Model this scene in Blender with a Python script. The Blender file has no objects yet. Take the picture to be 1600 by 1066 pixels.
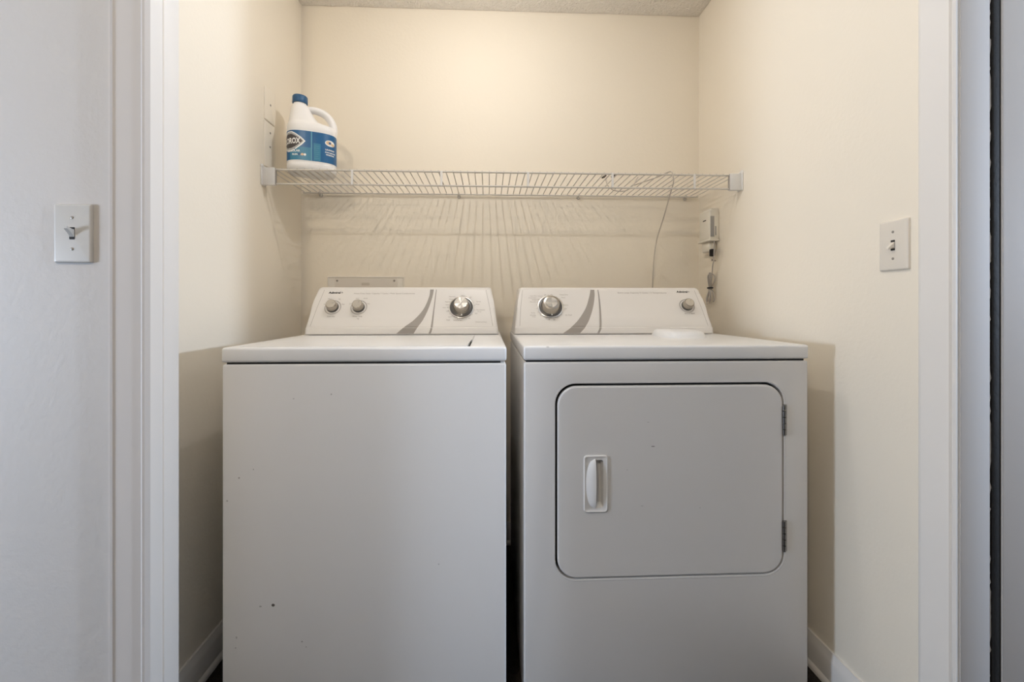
import bpy, bmesh, math, random
from mathutils import Vector, Matrix
from mathutils.bvhtree import BVHTree

random.seed(7)
SC = bpy.context.scene
COL = SC.collection
PI = math.pi

# ------------------------------------------------------------------ camera
cam_data = bpy.data.cameras.new('camera')
cam = bpy.data.objects.new('camera', cam_data)
COL.objects.link(cam)
cam.location = (0, 0, 1.0163)
cam.rotation_euler = (PI / 2, 0, -0.0419)
cam_data.sensor_width = 36
cam_data.lens = 670.6 / 1600 * 36
cam_data.shift_x = (800 - 790.6) / 1600
cam_data.shift_y = -(533 - 477.4) / 1600
cam_data.clip_start = 0.02
SC.camera = cam

# ------------------------------------------------------------------ world, lamps, exposure
w = bpy.data.worlds.new('world')
SC.world = w
w.use_nodes = True
w.node_tree.nodes['Background'].inputs[0].default_value = (1.0, 0.86, 0.66, 1)
w.node_tree.nodes['Background'].inputs[1].default_value = 0.012


def lamp(name, loc, energy, color, radius):
    d = bpy.data.lights.new(name, 'POINT')
    d.energy = energy
    d.color = color
    d.shadow_soft_size = radius
    o = bpy.data.objects.new(name, d)
    COL.objects.link(o)
    o.location = loc
    return o


lamp('alcove_ceiling_lamp', (-0.015, 1.18, 2.07), 7.8, (1.0, 0.985, 0.99), 0.006)
lamp('hall_ceiling_lamp', (-0.50, -0.60, 2.17), 31, (1.0, 0.85, 0.65), 0.06)
lamp('left_hall_lamp', (-2.3, 0.20, 0.98), 119, (0.66, 0.79, 1.0), 0.18)
lamp('right_room_lamp', (2.6, 0.20, 1.33), 174, (0.65, 0.785, 1.0), 0.08)

SC.view_settings.view_transform = 'Standard'
SC.view_settings.look = 'None'
SC.view_settings.gamma = 1.0
SC.view_settings.use_curve_mapping = False
SC.view_settings.exposure = 0.0

# ------------------------------------------------------------------ materials
MATS = {}


def mat(name, color, rough=0.5, metal=0.0, spec=0.5, bump=None, vary=0.0, vscale=8.0, coat=0.0):
    """bump = (scale, strength, distance)"""
    if name in MATS:
        return MATS[name]
    m = bpy.data.materials.new(name)
    m.use_nodes = True
    nt = m.node_tree
    b = nt.nodes['Principled BSDF']
    b.inputs['Base Color'].default_value = (*color, 1)
    b.inputs['Roughness'].default_value = rough
    b.inputs['Metallic'].default_value = metal
    b.inputs['Specular IOR Level'].default_value = spec
    b.inputs['Coat Weight'].default_value = coat
    tc = nt.nodes.new('ShaderNodeTexCoord')
    if vary > 0:
        n = nt.nodes.new('ShaderNodeTexNoise')
        n.inputs['Scale'].default_value = vscale
        n.inputs['Detail'].default_value = 4
        mx = nt.nodes.new('ShaderNodeMix')
        mx.data_type = 'RGBA'
        mx.inputs[6].default_value = (*[c * (1 - vary) for c in color], 1)
        mx.inputs[7].default_value = (*[min(1, c * (1 + vary)) for c in color], 1)
        nt.links.new(tc.outputs['Object'], n.inputs['Vector'])
        nt.links.new(n.outputs['Fac'], mx.inputs[0])
        nt.links.new(mx.outputs[2], b.inputs['Base Color'])
    if bump:
        n2 = nt.nodes.new('ShaderNodeTexNoise')
        n2.inputs['Scale'].default_value = bump[0]
        n2.inputs['Detail'].default_value = 3
        bp = nt.nodes.new('ShaderNodeBump')
        bp.inputs['Strength'].default_value = bump[1]
        bp.inputs['Distance'].default_value = bump[2]
        nt.links.new(tc.outputs['Object'], n2.inputs['Vector'])
        nt.links.new(n2.outputs['Fac'], bp.inputs['Height'])
        nt.links.new(bp.outputs['Normal'], b.inputs['Normal'])
    MATS[name] = m
    return m


def spots(m, pts, color=(0.03, 0.02, 0.015)):
    """small worn marks at fixed places (object coordinates) over a material: pts = (x, z, half_w, half_h)"""
    nt = m.node_tree
    b = nt.nodes['Principled BSDF']
    tc = nt.nodes.new('ShaderNodeTexCoord')
    sx = nt.nodes.new('ShaderNodeSeparateXYZ')
    nt.links.new(tc.outputs['Object'], sx.inputs[0])

    def mt(op, a, c=None):
        n = nt.nodes.new('ShaderNodeMath')
        n.operation = op
        for i, q in enumerate((a, c)):
            if q is None:
                continue
            if isinstance(q, (int, float)):
                n.inputs[i].default_value = q
            else:
                nt.links.new(q, n.inputs[i])
        return n.outputs[0]
    tot = None
    for (x, z, hw, hh, k) in pts:
        dx = mt('DIVIDE', mt('SUBTRACT', sx.outputs[0], x), hw)
        dz = mt('DIVIDE', mt('SUBTRACT', sx.outputs[2], z), hh)
        r = mt('ADD', mt('MULTIPLY', dx, dx), mt('MULTIPLY', dz, dz))
        f = mt('MULTIPLY', mt('LESS_THAN', r, 1.0), k)
        tot = f if tot is None else mt('MAXIMUM', tot, f)
    mx = nt.nodes.new('ShaderNodeMix')
    mx.data_type = 'RGBA'
    nt.links.new(tot, mx.inputs[0])
    src = b.inputs['Base Color']
    if src.links:
        nt.links.new(src.links[0].from_socket, mx.inputs[6])
    else:
        mx.inputs[6].default_value = src.default_value
    mx.inputs[7].default_value = (*color, 1)
    nt.links.new(mx.outputs[2], b.inputs['Base Color'])


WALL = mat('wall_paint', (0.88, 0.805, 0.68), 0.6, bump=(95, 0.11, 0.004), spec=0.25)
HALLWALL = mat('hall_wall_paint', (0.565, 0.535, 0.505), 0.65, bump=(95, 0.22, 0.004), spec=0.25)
CEIL = mat('popcorn_ceiling', (0.92, 0.87, 0.79), 0.9, bump=(120, 0.7, 0.01), vary=0.06, vscale=140, spec=0.1)
TRIM_SHADED = mat('trim_paint_shaded', (0.60, 0.565, 0.535), 0.7, spec=0.1)  # shaded copy of the trim paint: weaker light put into the colour
TRIM_LIT = mat('trim_paint_lit', (0.82, 0.785, 0.74), 0.5, spec=0.25)  # lit copy of the same trim paint, lightened where more light falls
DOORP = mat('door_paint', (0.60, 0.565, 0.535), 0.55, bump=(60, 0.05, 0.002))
DARK = mat('black_rubber', (0.012, 0.011, 0.010), 0.8, bump=(90, 0.4, 0.003))
CARPET = mat('dark_carpet', (0.055, 0.047, 0.042), 1.0, bump=(420, 1.0, 0.01), vary=0.6, vscale=260, spec=0.05)
ENAM_W = mat('washer_enamel', (0.80, 0.785, 0.77), 0.34, spec=0.45, vary=0.012, vscale=3)
ENAM_D = mat('dryer_enamel', (0.735, 0.72, 0.705), 0.34, spec=0.45, vary=0.012, vscale=3)
DOOR_D = mat('dryer_door_enamel', (0.735, 0.72, 0.705), 0.36, spec=0.45, vary=0.012, vscale=3)
TOPW = mat('top_panel_enamel', (0.86, 0.855, 0.85), 0.30, spec=0.5)
TOPD = mat('dryer_top_enamel', (0.83, 0.825, 0.82), 0.30, spec=0.5)
CONS = mat('console_plastic', (0.82, 0.79, 0.755), 0.38, spec=0.45)
SWOOSH = mat('grey_print', (0.36, 0.33, 0.30), 0.5)
INK = mat('black_ink', (0.02, 0.018, 0.016), 0.6)
GINK = mat('grey_ink', (0.36, 0.325, 0.29), 0.6)
GAP = mat('dark_gap', (0.02, 0.02, 0.02), 0.9)
BRUSH = mat('brushed_metal', (0.56, 0.52, 0.46), 0.30, 0.9)
KNOBG = mat('knob_grey', (0.44, 0.40, 0.345), 0.27, 0.92)
CHROME = mat('chrome', (0.70, 0.68, 0.65), 0.2, 1.0)
HINGE = mat('hinge_steel', (0.30, 0.285, 0.27), 0.28, 0.95)
SKIRT_AND_SHADE = mat('dial_skirt_and_knob_shade', (0.10, 0.095, 0.09), 0.3, 0.3)
HANDW = mat('handle_plastic', (0.80, 0.785, 0.765), 0.35)
SHELFM = mat('white_vinyl_wire_shaded', (0.64, 0.60, 0.54), 0.45, spec=0.3)  # white wire, colour darkened for its shaded undersides
BRACK = mat('white_bracket', (0.78, 0.76, 0.73), 0.4, spec=0.3)
PLATE = mat('ivory_plate', (0.76, 0.70, 0.61), 0.35, spec=0.4)
PLATEL = mat('switch_plate_plastic', (0.53, 0.505, 0.465), 0.4, spec=0.4)
SCREW = mat('screw_head', (0.30, 0.27, 0.235), 0.45, 0.5)
PAINTED = mat('painted_plate', (0.82, 0.775, 0.70), 0.5, bump=(95, 0.1, 0.003))
BOXPL = mat('box_plastic', (0.74, 0.685, 0.61), 0.45)
ADPT = mat('adapter_plastic', (0.80, 0.755, 0.66), 0.4)
ADPTG = mat('adapter_grey_label', (0.33, 0.32, 0.31), 0.5)
CORDW = mat('cord_vinyl', (0.56, 0.50, 0.43), 0.45)
CORDG = mat('cord_grey', (0.44, 0.40, 0.36), 0.45)
JUG = mat('jug_plastic', (0.86, 0.845, 0.83), 0.35, spec=0.4)
BLUE = mat('label_blue', (0.006, 0.105, 0.27), 0.35)
BLUED = mat('cap_blue', (0.012, 0.085, 0.20), 0.4)
LBLUE = mat('label_light_blue', (0.10, 0.31, 0.43), 0.4)
TEAL = mat('label_teal', (0.035, 0.20, 0.33), 0.4)
WHITEP = mat('label_white', (0.86, 0.86, 0.84), 0.4)
BROWNP = mat('label_dark', (0.055, 0.045, 0.045), 0.4)
ORANGE = mat('label_tan', (0.72, 0.50, 0.30), 0.4)

spots(ENAM_W, [(0.1215, 0.2907, 0.004, 0.0035, 1.0), (0.0915, 0.2885, 0.003, 0.002, 0.45),
               (0.041, 0.60, 0.002, 0.002, 0.6), (0.075, 0.62, 0.0015, 0.0015, 0.5), (0.013, 0.545, 0.002, 0.002, .5),
               (0.19, 0.20, 0.002, 0.002, 0.5), (0.20, 0.187, 0.0015, 0.0015, 0.4), (0.035, 0.215, 0.0015, 0.003, 0.45),
               (0.033, 0.19, 0.0015, 0.002, 0.4), (0.26, 0.80, 0.002, 0.002, .4), (0.17, 0.79, 0.002, 0.0015, .35),
               (0.52, 0.38, 0.002, 0.002, .3)], (0.10, 0.085, 0.075))
spots(DOOR_D, [(0.3285, 0.6585, 0.005, 0.0011, 0.9), (0.316, 0.72, 0.003, 0.001, .3), (0.30, 0.508, 0.004, 0.001, .3),
               (0.45, 0.50, 0.0015, .0015, .3), (0.262, 0.60, 0.0015, .0015, .3)], (0.16, 0.15, 0.14))
spots(TOPD, [(0.060, 0.9115, 0.0040, 0.0016, 0.40)], (0.20, 0.18, 0.165))


# ------------------------------------------------------------------ helpers
def obj(name, bm, m, parent=None, label=None, kind=None, smooth=True):
    me = bpy.data.meshes.new(name)
    bmesh.ops.recalc_face_normals(bm, faces=bm.faces[:])
    bm.to_mesh(me)
    bm.free()
    for mm in (m if isinstance(m, (list, tuple)) else [m]):
        me.materials.append(mm)
    if smooth:
        me.shade_smooth()
        me.set_sharp_from_angle(angle=math.radians(38))
    o = bpy.data.objects.new(name, me)
    COL.objects.link(o)
    if parent:
        o.parent = parent
    if label:
        o['label'] = label
    if kind:
        o['kind'] = kind
    return o


def thing(name, label, cat, loc=(0, 0, 0), rotz=0.0, group=None):
    o = bpy.data.objects.new(name, None)
    o.empty_display_size = 0.05
    COL.objects.link(o)
    o.location = loc
    o.rotation_euler = (0, 0, rotz)
    o['label'] = label
    o['category'] = cat
    if group:
        o['group'] = group
    return o


def box(bm, x0, x1, y0, y1, z0, z1, bev=0.0, seg=2, mi=0):
    vs = [bm.verts.new(p) for p in ((x0, y0, z0), (x1, y0, z0), (x1, y1, z0), (x0, y1, z0),
                                    (x0, y0, z1), (x1, y0, z1), (x1, y1, z1), (x0, y1, z1))]
    fs = [bm.faces.new([vs[i] for i in f]) for f in ((0, 3, 2, 1), (4, 5, 6, 7), (0, 1, 5, 4), (1, 2, 6, 5), (2, 3, 7, 6), (3, 0, 4, 7))]
    for f in fs:
        f.material_index = mi
    if bev > 0:
        es = list({e for f in fs for e in f.edges})
        bmesh.ops.bevel(bm, geom=es, offset=bev, segments=seg, profile=0.5, affect='EDGES')
    return fs


def prism(bm, pts, fn, d0, d1, mi=0):
    """extrude a 2D outline between depths d0 and d1; fn(u, v, d) -> point"""
    a = [bm.verts.new(fn(u, v, d0)) for u, v in pts]
    b = [bm.verts.new(fn(u, v, d1)) for u, v in pts]
    n = len(pts)
    fs = [bm.faces.new(a[::-1]), bm.faces.new(b)]
    for i in range(n):
        fs.append(bm.faces.new((a[i], a[(i + 1) % n], b[(i + 1) % n], b[i])))
    for f in fs:
        f.material_index = mi
    return fs


def rrect(x0, x1, z0, z1, r, n=8):
    pts = []
    for cx, cz, a0 in ((x1 - r, z1 - r, 0), (x0 + r, z1 - r, 90), (x0 + r, z0 + r, 180), (x1 - r, z0 + r, 270)):
        for i in range(n + 1):
            a = math.radians(a0 + 90 * i / n)
            pts.append((cx + r * math.cos(a), cz + r * math.sin(a)))
    return pts


def ring(bm, outer, inner, fn, d, mi=0):
    """flat ring between two outlines with equal counts"""
    a = [bm.verts.new(fn(u, v, d)) for u, v in outer]
    b = [bm.verts.new(fn(u, v, d)) for u, v in inner]
    n = len(a)
    for i in range(n):
        f = bm.faces.new((a[i], a[(i + 1) % n], b[(i + 1) % n], b[i]))
        f.material_index = mi
    return a, b


def loft(bm, rings, close=True, cap=True, mi=0):
    vs = [[bm.verts.new(p) for p in r] for r in rings]
    n = len(vs[0])
    for a, b in zip(vs, vs[1:]):
        for i in range(n if close else n - 1):
            f = bm.faces.new((a[i], a[(i + 1) % n], b[(i + 1) % n], b[i]))
            f.material_index = mi
    if cap:
        for r in (vs[0][::-1], vs[-1]):
            f = bm.faces.new(r)
            f.material_index = mi
    return vs


def tube(bm, pts, r, n=8, mi=0, cap=True):
    P = [Vector(p) for p in pts]
    R = r if isinstance(r, (list, tuple)) else [r] * len(P)
    up = None
    rings = []
    for i, p in enumerate(P):
        t = (P[min(i + 1, len(P) - 1)] - P[max(i - 1, 0)]).normalized()
        if up is None:
            up = Vector((0, 0, 1)) if abs(t.z) < 0.9 else Vector((1, 0, 0))
        up = (up - t * up.dot(t))
        if up.length < 1e-5:
            up = t.orthogonal()
        up.normalize()
        s = t.cross(up)
        rr = R[i] if isinstance(R[i], (list, tuple)) else (R[i], R[i])
        rings.append([p + s * (math.cos(2 * PI * k / n) * rr[0]) + up * (math.sin(2 * PI * k / n) * rr[1]) for k in range(n)])
    loft(bm, rings, cap=cap, mi=mi)


def smooth_path(pts, n=8):
    P = [Vector(p) for p in pts]
    P = [P[0] * 2 - P[1]] + P + [P[-1] * 2 - P[-2]]
    out = []
    for i in range(1, len(P) - 2):
        for k in range(n):
            t = k / n
            a, b, c, d = P[i - 1:i + 3]
            out.append(0.5 * ((2 * b) + (c - a) * t + (2 * a - 5 * b + 4 * c - d) * t * t + (3 * b - a - 3 * c + d) * t ** 3))
    out.append(P[-2])
    return out


def lathe(bm, prof, M, n=32, mi=0, caps=True):
    """prof = [(r, h)], turned about M's z axis"""
    rings = [[M @ Vector((r * math.cos(2 * PI * k / n), r * math.sin(2 * PI * k / n), h)) for k in range(n)] for r, h in prof]
    loft(bm, rings, cap=caps, mi=mi)


def text_mesh(s, size, bold=0.0, align='LEFT', subdiv=0):
    cu = bpy.data.curves.new('lettering', 'FONT')
    cu.body = s
    cu.size = size
    cu.offset = bold
    cu.align_x = align
    cu.resolution_u = 2
    o = bpy.data.objects.new('lettering', cu)
    COL.objects.link(o)
    dg = bpy.context.evaluated_depsgraph_get()
    me = bpy.data.meshes.new_from_object(o.evaluated_get(dg))
    bpy.data.objects.remove(o)
    bpy.data.curves.remove(cu)
    bm = bmesh.new()
    bm.from_mesh(me)
    bpy.data.meshes.remove(me)
    bmesh.ops.triangulate(bm, faces=bm.faces[:])
    return bm


def bool_cut(o, cutter_bms):
    for cb in cutter_bms:
        me = bpy.data.meshes.new('cut')
        bmesh.ops.recalc_face_normals(cb, faces=cb.faces[:])
        cb.to_mesh(me)
        cb.free()
        c = bpy.data.objects.new('cut', me)
        COL.objects.link(c)
        if o.parent:
            c.parent = o.parent
        md = o.modifiers.new('b', 'BOOLEAN')
        md.operation = 'DIFFERENCE'
        md.solver = 'EXACT'
        md.object = c
        bpy.context.view_layer.update()
        dg = bpy.context.evaluated_depsgraph_get()
        new = bpy.data.meshes.new_from_object(o.evaluated_get(dg))
        o.modifiers.clear()
        o.data = new
        bpy.data.objects.remove(c)
    o.data.shade_smooth()
    o.data.set_sharp_from_angle(angle=math.radians(38))


def struct(name, bm, m, label=None, parent=None):
    o = obj(name, bm, m, parent, label)
    if not parent:
        o['kind'] = 'structure'
    return o


# ------------------------------------------------------------------ setting
XL, XR, YB, ZC = -0.782, 0.92, 1.8355, 2.277
JX = -0.667          # left edge of the opening
FY = 0.868           # room face of the front wall

bm = bmesh.new()
box(bm, -3.6, 2.6, -2.6, YB + 0.1, -0.1, 0)
struct('floor', bm, CARPET)

bm = bmesh.new()
box(bm, -3.6, 2.6, -2.6, YB + 0.1, ZC, ZC + 0.1)
# popcorn relief over the visible strip: a dense sheet of lumps just under the ceiling
o = struct('ceiling', bm, CEIL)
bm = bmesh.new()
nx, ny = 340, 60
x0, x1, y0, y1 = XL, XR, 1.55, YB
grid = []
rnd = random.Random(3)
for j in range(ny + 1):
    row = []
    for i in range(nx + 1):
        edge = j in (0, ny) or i in (0, nx)
        z = ZC + 0.001 if edge else ZC - 0.0005 - 0.0038 * rnd.random() ** 1.6
        row.append(bm.verts.new((x0 + (x1 - x0) * i / nx, y0 + (y1 - y0) * j / ny, z)))
    grid.append(row)
for j in range(ny):
    for i in range(nx):
        bm.faces.new((grid[j][i], grid[j][i + 1], grid[j + 1][i + 1], grid[j + 1][i]))
p = obj('popcorn_texture', bm, CEIL, o, kind='stuff')

bm = bmesh.new()
box(bm, XL - 0.1, XR + 0.06, YB, YB + 0.1, 0, ZC)
struct('wall_back', bm, WALL)

bm = bmesh.new()
box(bm, XL - 0.1, XL, FY + 0.08, YB, 0, ZC)
struct('wall_left', bm, WALL)

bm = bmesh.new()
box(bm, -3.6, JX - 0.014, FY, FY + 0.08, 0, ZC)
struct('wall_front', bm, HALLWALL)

bm = bmesh.new()
box(bm, XR, XR + 0.06, 0.802, YB, 0, ZC)
struct('wall_right', bm, WALL)
bm = bmesh.new()
box(bm, XR, XR + 0.06, -2.6, -0.06, 0, ZC)
struct('wall_near_right', bm, HALLWALL)

# casing of the opening (left), profiled: flat with a back band and a bead at the inner edge
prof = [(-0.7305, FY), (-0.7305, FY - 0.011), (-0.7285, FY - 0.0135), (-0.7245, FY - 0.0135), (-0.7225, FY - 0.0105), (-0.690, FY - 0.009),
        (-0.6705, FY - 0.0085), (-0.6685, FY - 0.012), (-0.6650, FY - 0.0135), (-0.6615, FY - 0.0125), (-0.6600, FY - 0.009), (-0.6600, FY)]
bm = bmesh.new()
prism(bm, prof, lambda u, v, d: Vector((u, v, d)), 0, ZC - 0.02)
struct('trim_1', bm, TRIM_SHADED)
# jamb of the opening with its stop
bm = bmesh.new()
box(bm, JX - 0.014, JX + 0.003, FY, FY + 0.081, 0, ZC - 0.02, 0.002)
o = struct('trim_2', bm, TRIM_LIT)
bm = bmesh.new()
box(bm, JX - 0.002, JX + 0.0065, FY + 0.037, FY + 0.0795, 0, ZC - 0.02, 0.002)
obj('door_stop', bm, TRIM_LIT, o)

# casing on the right wall around the side doorway
prof = [(XR, 0.8735), (XR - 0.007, 0.8735), (XR - 0.011, 0.869), (XR - 0.0115, 0.863), (XR - 0.0095, 0.856), (XR - 0.009, 0.818),
        (XR - 0.0085, 0.812), (XR - 0.0045, 0.8100), (XR - 0.0045, 0.8075), (XR - 0.010, 0.8055), (XR - 0.0115, 0.8025), (XR - 0.0095, 0.7985), (XR, 0.7985)]
bm = bmesh.new()
prism(bm, prof, lambda u, v, d: Vector((u, v, d)), 0, ZC - 0.02)
struct('trim_3', bm, TRIM_LIT)
# jamb of the side doorway with a ragged painted edge
bm = bmesh.new()
box(bm, XR - 0.002, 0.9785, 0.7965, 0.815, 0, ZC - 0.02, 0.0015)
o = struct('trim_4', bm, TRIM_SHADED)
bm = bmesh.new()
zz, prev = 0.0, None
rnd = random.Random(11)
zs = []
while zz < ZC - 0.05:
    zs.append((zz, 0.0005 + 0.0045 * rnd.random() ** 3.0))
    zz += 0.003 + 0.012 * rnd.random()
for (a, b) in ((0.36, 0.47), (0.71, 0.79), (1.10, 1.155), (1.42, 1.47)):
    zs = [(z, 0.0035 + 0.0012 * rnd.random() if a < z < b else t) for z, t in zs]
front = [(bm.verts.new((0.9780, 0.7975, z)), bm.verts.new((0.9780 + t, 0.7982, z)), bm.verts.new((0.9780 + t * 0.8, 0.802, z)), bm.verts.new((0.9780, 0.802, z))) for z, t in zs]
for a, b in zip(front, front[1:]):
    for i in range(3):
        bm.faces.new((a[i], a[i + 1], b[i + 1], b[i]))
obj('chipped_paint_edge', bm, TRIM_SHADED, o, smooth=False)
# black seal in the gap between jamb and open door
bm = bmesh.new()
box(bm, 0.9815, 1.02, 0.8265, 0.840, 0, ZC - 0.02)
box(bm, 0.9800, 0.984, 0.816, 0.8270, 0, ZC - 0.02)
box(bm, 0.9830, 0.9981, 0.7945, 0.8270, 0, ZC - 0.02, 0.001)
struct('trim_5', bm, DARK)
# open door, seen face-on
bm = bmesh.new()
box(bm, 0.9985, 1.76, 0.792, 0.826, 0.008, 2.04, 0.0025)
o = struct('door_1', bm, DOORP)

# baseboards with a shaped cap and a shoe moulding


def base_prof(h=0.0916, t=0.012):
    return [(0, 0), (t + 0.008, 0), (t + 0.008, 0.006), (t + 0.005, 0.013), (t, 0.0165), (t, h * 0.70), (t - 0.0015, h * 0.80), (t * 0.62, h * 0.9), (t * 0.5, h), (0, h)]


for name, fn, a, b in (('baseboard_left', lambda u, v, d: Vector((XL + u, d, v)), FY + 0.08, YB),
                       ('baseboard_right', lambda u, v, d: Vector((XR - u, d, v)), 0.8735, YB),
                       ('baseboard_back', lambda u, v, d: Vector((d, YB - u, v)), XL + 0.0205, XR - 0.0205)):
    bm = bmesh.new()
    prism(bm, base_prof(), fn, a, b)
    struct(name, bm, TRIM_LIT)
bm = bmesh.new()
prism(bm, base_prof(), lambda u, v, d: Vector((d, FY - u, v)), -3.6, -0.731)
struct('baseboard_front', bm, TRIM_SHADED)

# ------------------------------------------------------------------ consoles (shared shape of washer and dryer backs)
FP0 = Vector((0, 1.494, 0.944))      # foot of the slanted face
FV = Vector((0, 0.5, 0.8660))
FN = Vector((0, -0.8660, 0.5))


def face_pt(root, u, v, d=0.0):
    return Vector((u, FP0.y, FP0.z)) + FV * v + FN * d - root.location


def face_M(root, u, v, d=0.0):
    M = Matrix.Identity(4)
    M.col[0][:3] = (1, 0, 0)
    M.col[1][:3] = FV
    M.col[2][:3] = FN
    M.col[3][:3] = face_pt(root, u, v, d)
    return M


CPROF = [(1.492, 0.9165), (1.4895, 0.9195), (1.4895, 0.9365), (1.4905, 0.939), (1.4945, 0.9402), (1.4945, 0.9440),
         (1.5125, 0.9760), (1.531, 1.008), (1.5495, 1.040), (1.566, 1.0686), (1.5705, 1.0750), (1.577, 1.0800), (1.588, 1.0825), (1.690, 1.0825), (1.700, 1.078), (1.702, 1.066), (1.702, 0.9165)]


def console(root, x0, x1, tap0, tap1):
    cy = sum(p[0] for p in CPROF) / len(CPROF)
    cz = sum(p[1] for p in CPROF) / len(CPROF)
    R = 0.011
    secs = []
    for k in range(6):
        a = PI / 2 * k / 5
        secs.append((R * (1 - math.sin(a)), R * (1 - math.cos(a))))    # inset of the outline, along
    stations = [(0, ins, al) for ins, al in secs] + [(1, ins, al) for ins, al in secs[::-1]]
    bm = bmesh.new()
    rings = []
    for side, ins, al in stations:
        r = []
        for (y, z) in CPROF:
            k = max(0, (z - 0.9165) / (1.0825 - 0.9165))
            x = (x0 + tap0 * k + al) if side == 0 else (x1 - tap1 * k - al)
            yy = y + ins * (1 if y < cy - 0.04 else (-1 if y > 1.69 else 0))
            zz = z - ins * (1 if z > 1.05 else 0)
            r.append(Vector((x, yy, zz)) - root.location)
        rings.append(r)
    loft(bm, rings)
    return obj('control_console', bm, CONS, root)


def on_face(root, name, pts_l, pts_r, parent, m, label=None):
    """thin printed stripe on the slanted face; rows of (u, v)"""
    bm = bmesh.new()
    rows = []
    n = len(pts_l)
    L = smooth_path([(u, v, 0) for u, v in pts_l], 14)
    Rr = smooth_path([(u, v, 0) for u, v in pts_r], 14)
    for a, b in zip(L, Rr):
        q = []
        for p in (a, b):
            if p.y >= 0:
                q.append(face_pt(root, p.x, p.y, 0.0004))
            else:
                k = min(1.0, -p.y / 0.0335)
                prof_ = [(1.4940, 0.9440), (1.4940, 0.9404), (1.4901, 0.9393), (1.4891, 0.9366), (1.4891, 0.9190)]
                seg = [0, 0.10, 0.19, 0.26, 1.0]
                i_ = max(j for j in range(4) if k >= seg[j])
                f_ = (k - seg[i_]) / (seg[i_ + 1] - seg[i_])
                y_ = prof_[i_][0] + (prof_[i_ + 1][0] - prof_[i_][0]) * f_
                z_ = prof_[i_][1] + (prof_[i_ + 1][1] - prof_[i_][1]) * f_
                q.append(Vector((p.x, y_, z_)) - root.location)
        rows.append(([bm.verts.new(p) for p in q], True))
    for (a, fa), (b, fb) in zip(rows, rows[1:]):
        if fa == fb:
            bm.faces.new((a[0], a[1], b[1], b[0]))
    return obj(name, bm, m, parent, label)


def print_text(root, s, u, v, size, m, parent, bold=0.0, align='LEFT', width=None, name='lettering'):
    bm = text_mesh(s, size, bold, align)
    if width:
        xs = [q.co.x for q in bm.verts]
        k = width / (max(xs) - min(xs))
        for q in bm.verts:
            q.co.x *= k
    M = face_M(root, u, v, 0.0005)
    bmesh.ops.transform(bm, matrix=M, verts=bm.verts[:])
    return obj(name, bm, m, parent, smooth=False)


def seam(root, pts, parent):
    bm = bmesh.new()
    for (u0, v0), (u1, v1) in zip(pts, pts[1:]):
        w_ = 0.0005
        vs = [bm.verts.new(face_pt(root, *q, 0.0003)) for q in ((u0 - w_, v0), (u0 + w_, v0), (u1 + w_, v1), (u1 - w_, v1))]
        bm.faces.new(vs)
    return obj('end_cap_seam', bm, GINK, parent, smooth=False)


def small_knob(root, u, v, parent, rot=0.6, s=1.0):
    M = face_M(root, u, v, 0)
    bm = bmesh.new()
    # printed ring on the panel
    n = 40
    a = [bm.verts.new(M @ Vector((0.0285 * s * math.cos(2 * PI * k / n), 0.0285 * s * math.sin(2 * PI * k / n), 0.0006))) for k in range(n)]
    b = [bm.verts.new(M @ Vector((0.0262 * s * math.cos(2 * PI * k / n), 0.0262 * s * math.sin(2 * PI * k / n), 0.0006))) for k in range(n)]
    for k in range(n):
        f = bm.faces.new((a[k], a[(k + 1) % n], b[(k + 1) % n], b[k]))
        f.material_index = 2
    lathe(bm, [(0.0205 * s, 0.0002), (0.0205 * s, 0.0050), (0.0195 * s, 0.0075)], M, 36, 3)  # base ring painted dark as the shade under the knob
    lathe(bm, [(0.0193 * s, 0.0060), (0.0178 * s, 0.024), (0.0165 * s, 0.0262), (0.0150 * s, 0.0268)], M, 36, 0)
    lathe(bm, [(0.0150 * s, 0.0267), (0.0148 * s, 0.0273), (0.001 * s, 0.0273)], M, 36, 1)
    # pointer line on the cap
    d = Vector((math.cos(rot), math.sin(rot), 0))
    e = Vector((-d.y, d.x, 0)) * 0.0009
    prism(bm, [(0.006, -0.0008), (0.0145, -0.0008), (0.0145, 0.0008), (0.006, 0.0008)],
          lambda x, y, h: M @ (d * x * s + Vector((-d.y, d.x, 0)) * y + Vector((0, 0, h))), 0.0270, 0.0277, 2)
    return obj('control_knob', bm, [KNOBG, BRUSH, SWOOSH, SKIRT_AND_SHADE], parent)


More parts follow.
